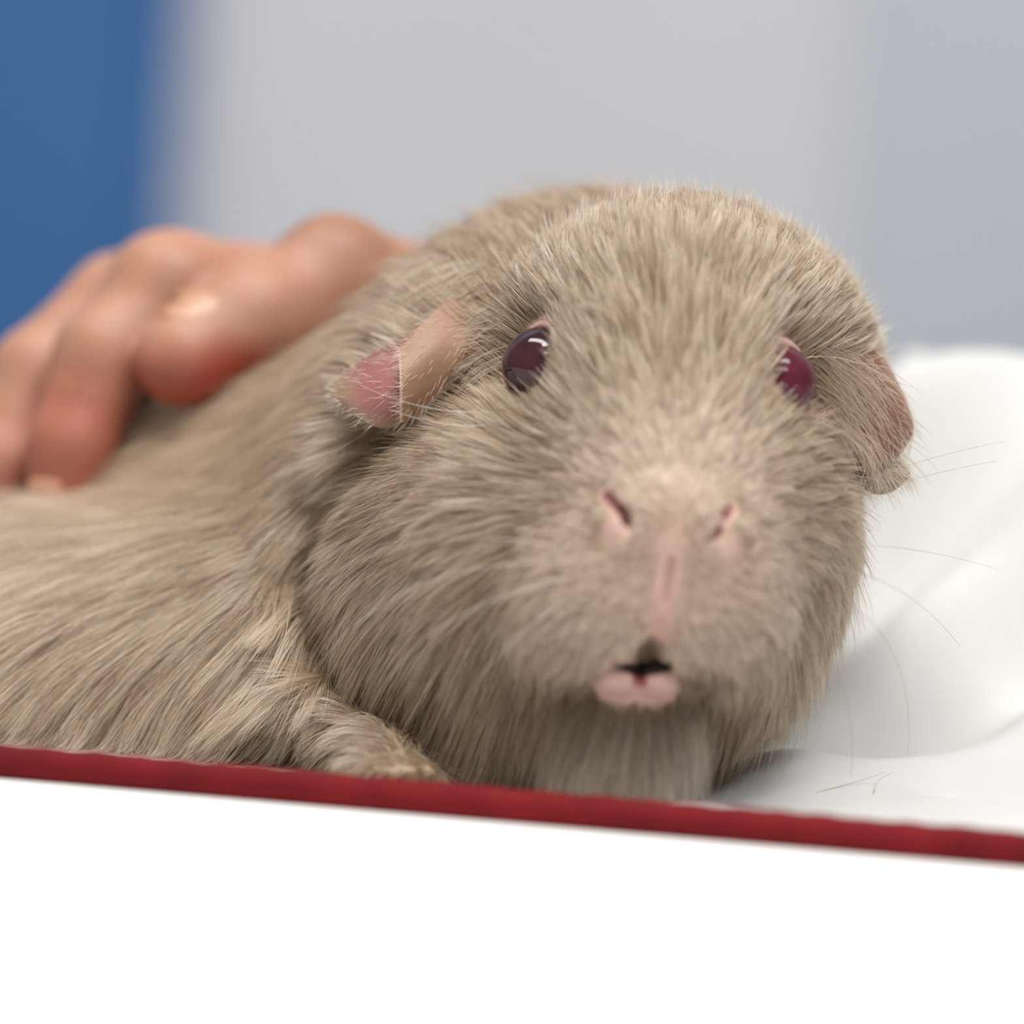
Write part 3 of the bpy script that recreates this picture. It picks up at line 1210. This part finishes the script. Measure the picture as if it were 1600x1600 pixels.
person.data.color_attributes.new('skin', 'FLOAT_COLOR', 'POINT').data.foreach_set('color', c4.astype(np.float32).ravel())
tag(person, 'bare hand of a person resting on the guinea pig\'s back, thumb in front', 'person')

M_nail = simple('nail', srgb(168, 122, 96), srgb(174, 130, 102), 200, 0.4)


def nail(a, b, up_, t0, t1, half, lift, parent, nu=16, nv=13):
    a, b = np.asarray(a, float), np.asarray(b, float)
    ax = (b - a) / np.linalg.norm(b - a)
    up_ = np.asarray(up_, float); up_ -= (up_ @ ax) * ax; up_ /= np.linalg.norm(up_)
    sd = np.cross(ax, up_)
    vs, fs = [], []
    for i in range(nu):
        s = i / (nu - 1)
        o = a + (b - a) * (t0 + (t1 - t0) * s)
        half_s = half * math.sqrt(max(0.05, 1 - max(0, (s - 0.45) / 0.56) ** 2))
        for j in range(nv):
            an = half_s * (2 * j / (nv - 1) - 1)
            dr_ = math.cos(an) * up_ + math.sin(an) * sd
            lo_, hi_ = 0.0, 200.0
            for _ in range(20):
                md = (lo_ + hi_) / 2
                if FH((o + dr_ * md)[None])[0] < 0:
                    lo_ = md
                else:
                    hi_ = md
            e_ = 1 - (2 * j / (nv - 1) - 1) ** 6
            p = o + dr_ * (lo_ + lift * e_ * min(1, 3 * s) - 7 * (1 - e_ * min(1, 6 * s)))
            vs.append(p)
    for i in range(nu - 1):
        for j in range(nv - 1):
            k = i * nv + j
            fs.append((k, k + 1, k + nv + 1, k + nv))
    o = child(mesh_obj('nail', to_world(np.array(vs)), fs, M_nail), parent)
    m = o.modifiers.new('thickness', 'SOLIDIFY'); m.thickness = 3 * PXM; m.offset = 0
    return o


nail(hq(thumb[2]), hq(thumb[3]), (-0.45, -0.80, -0.40), 0.45, 1.12, 0.85, 1.6, person)['label'] = 'thumb nail'
nail(hq(index[3]), hq(index[4]), (-0.6, -0.1, -0.9), 0.45, 1.35, 0.75, 2, person)
nail(hq(middle[3]), hq(middle[4]), (-0.6, -0.1, -0.9), 0.45, 1.35, 0.75, 2, person)
nail(hq(ring[3]), hq(ring[4]), (-0.6, -0.1, -0.9), 0.45, 1.35, 0.75, 2, person)
nail(hq(little[3]), hq(little[4]), (-0.6, -0.1, -0.9), 0.45, 1.35, 0.75, 2, person)

# a white cuff round the forearm, behind the animal's head
M_cloth = simple('white_sleeve', (0.62, 0.62, 0.62, 1), (0.68, 0.68, 0.68, 1), 60, 0.9, 0.2, 0.0005)
sl = []
a_, b_ = hq((880, 636, 1880)), hq((1150, 770, 3100))
for k in range(26):
    s = k / 25
    sl.append(a_ + (b_ - a_) * s)
v, f = tube(sl, [172 + 9 * math.sin(k * 1.3) + 4 * math.sin(k * 2.9) for k in range(26)], 28)
child(mesh_obj('sleeve', to_world(v), f[:-2], M_cloth), person)

# stray hairs shed on the towel: one end lies on the cloth, the other curls up
M_shed = simple('shed_hair', srgb(96, 84, 74), srgb(128, 114, 102), 300, 0.5)
for x0, y0, x1, y1, bx, lab in ((1166, 1246, 1240, 1150, -24, 'tall curved shed hair rising from the towel beside the chin'),
                                (1272, 1268, 1384, 1206, 6, 'long slanting shed hair on the towel in front of the folds'),
                                (1362, 1276, 1398, 1206, -14, 'short upright shed hair on the towel at the right end of the rim'),
                                (1238, 1262, 1310, 1240, 4, 'small flat shed hair lying on the towel close to the red rim')):
    p0 = at_z(x0, y0, BED + 0.001)
    c0 = TMi @ p0
    c0 = Vector((c0.x, max(c0.y, 0.013), 0))
    c0.z = float(towel_z(np.array([c0.x]), np.array([c0.y]))[0])
    p0 = TM @ c0
    d0 = (p0 - CAM).dot(fwd) / PXM - DU
    p1 = wq(x1, y1, d0 + 40)
    s_ = np.linspace(0, 1, 18)[:, None]
    pts = np.array(p0) + (np.array(p1) - np.array(p0)) * s_ + R_ * bx * PXM * np.sin(math.pi * s_) * (1 - 0.4 * np.cos(2.4 * s_))
    v, f = tube(pts, np.linspace(0.00005, 0.00002, 18), 5)
    tag(mesh_obj('shed_hair', v, f, M_shed, None, p0), lab, 'hair', 'shed hairs on the towel')
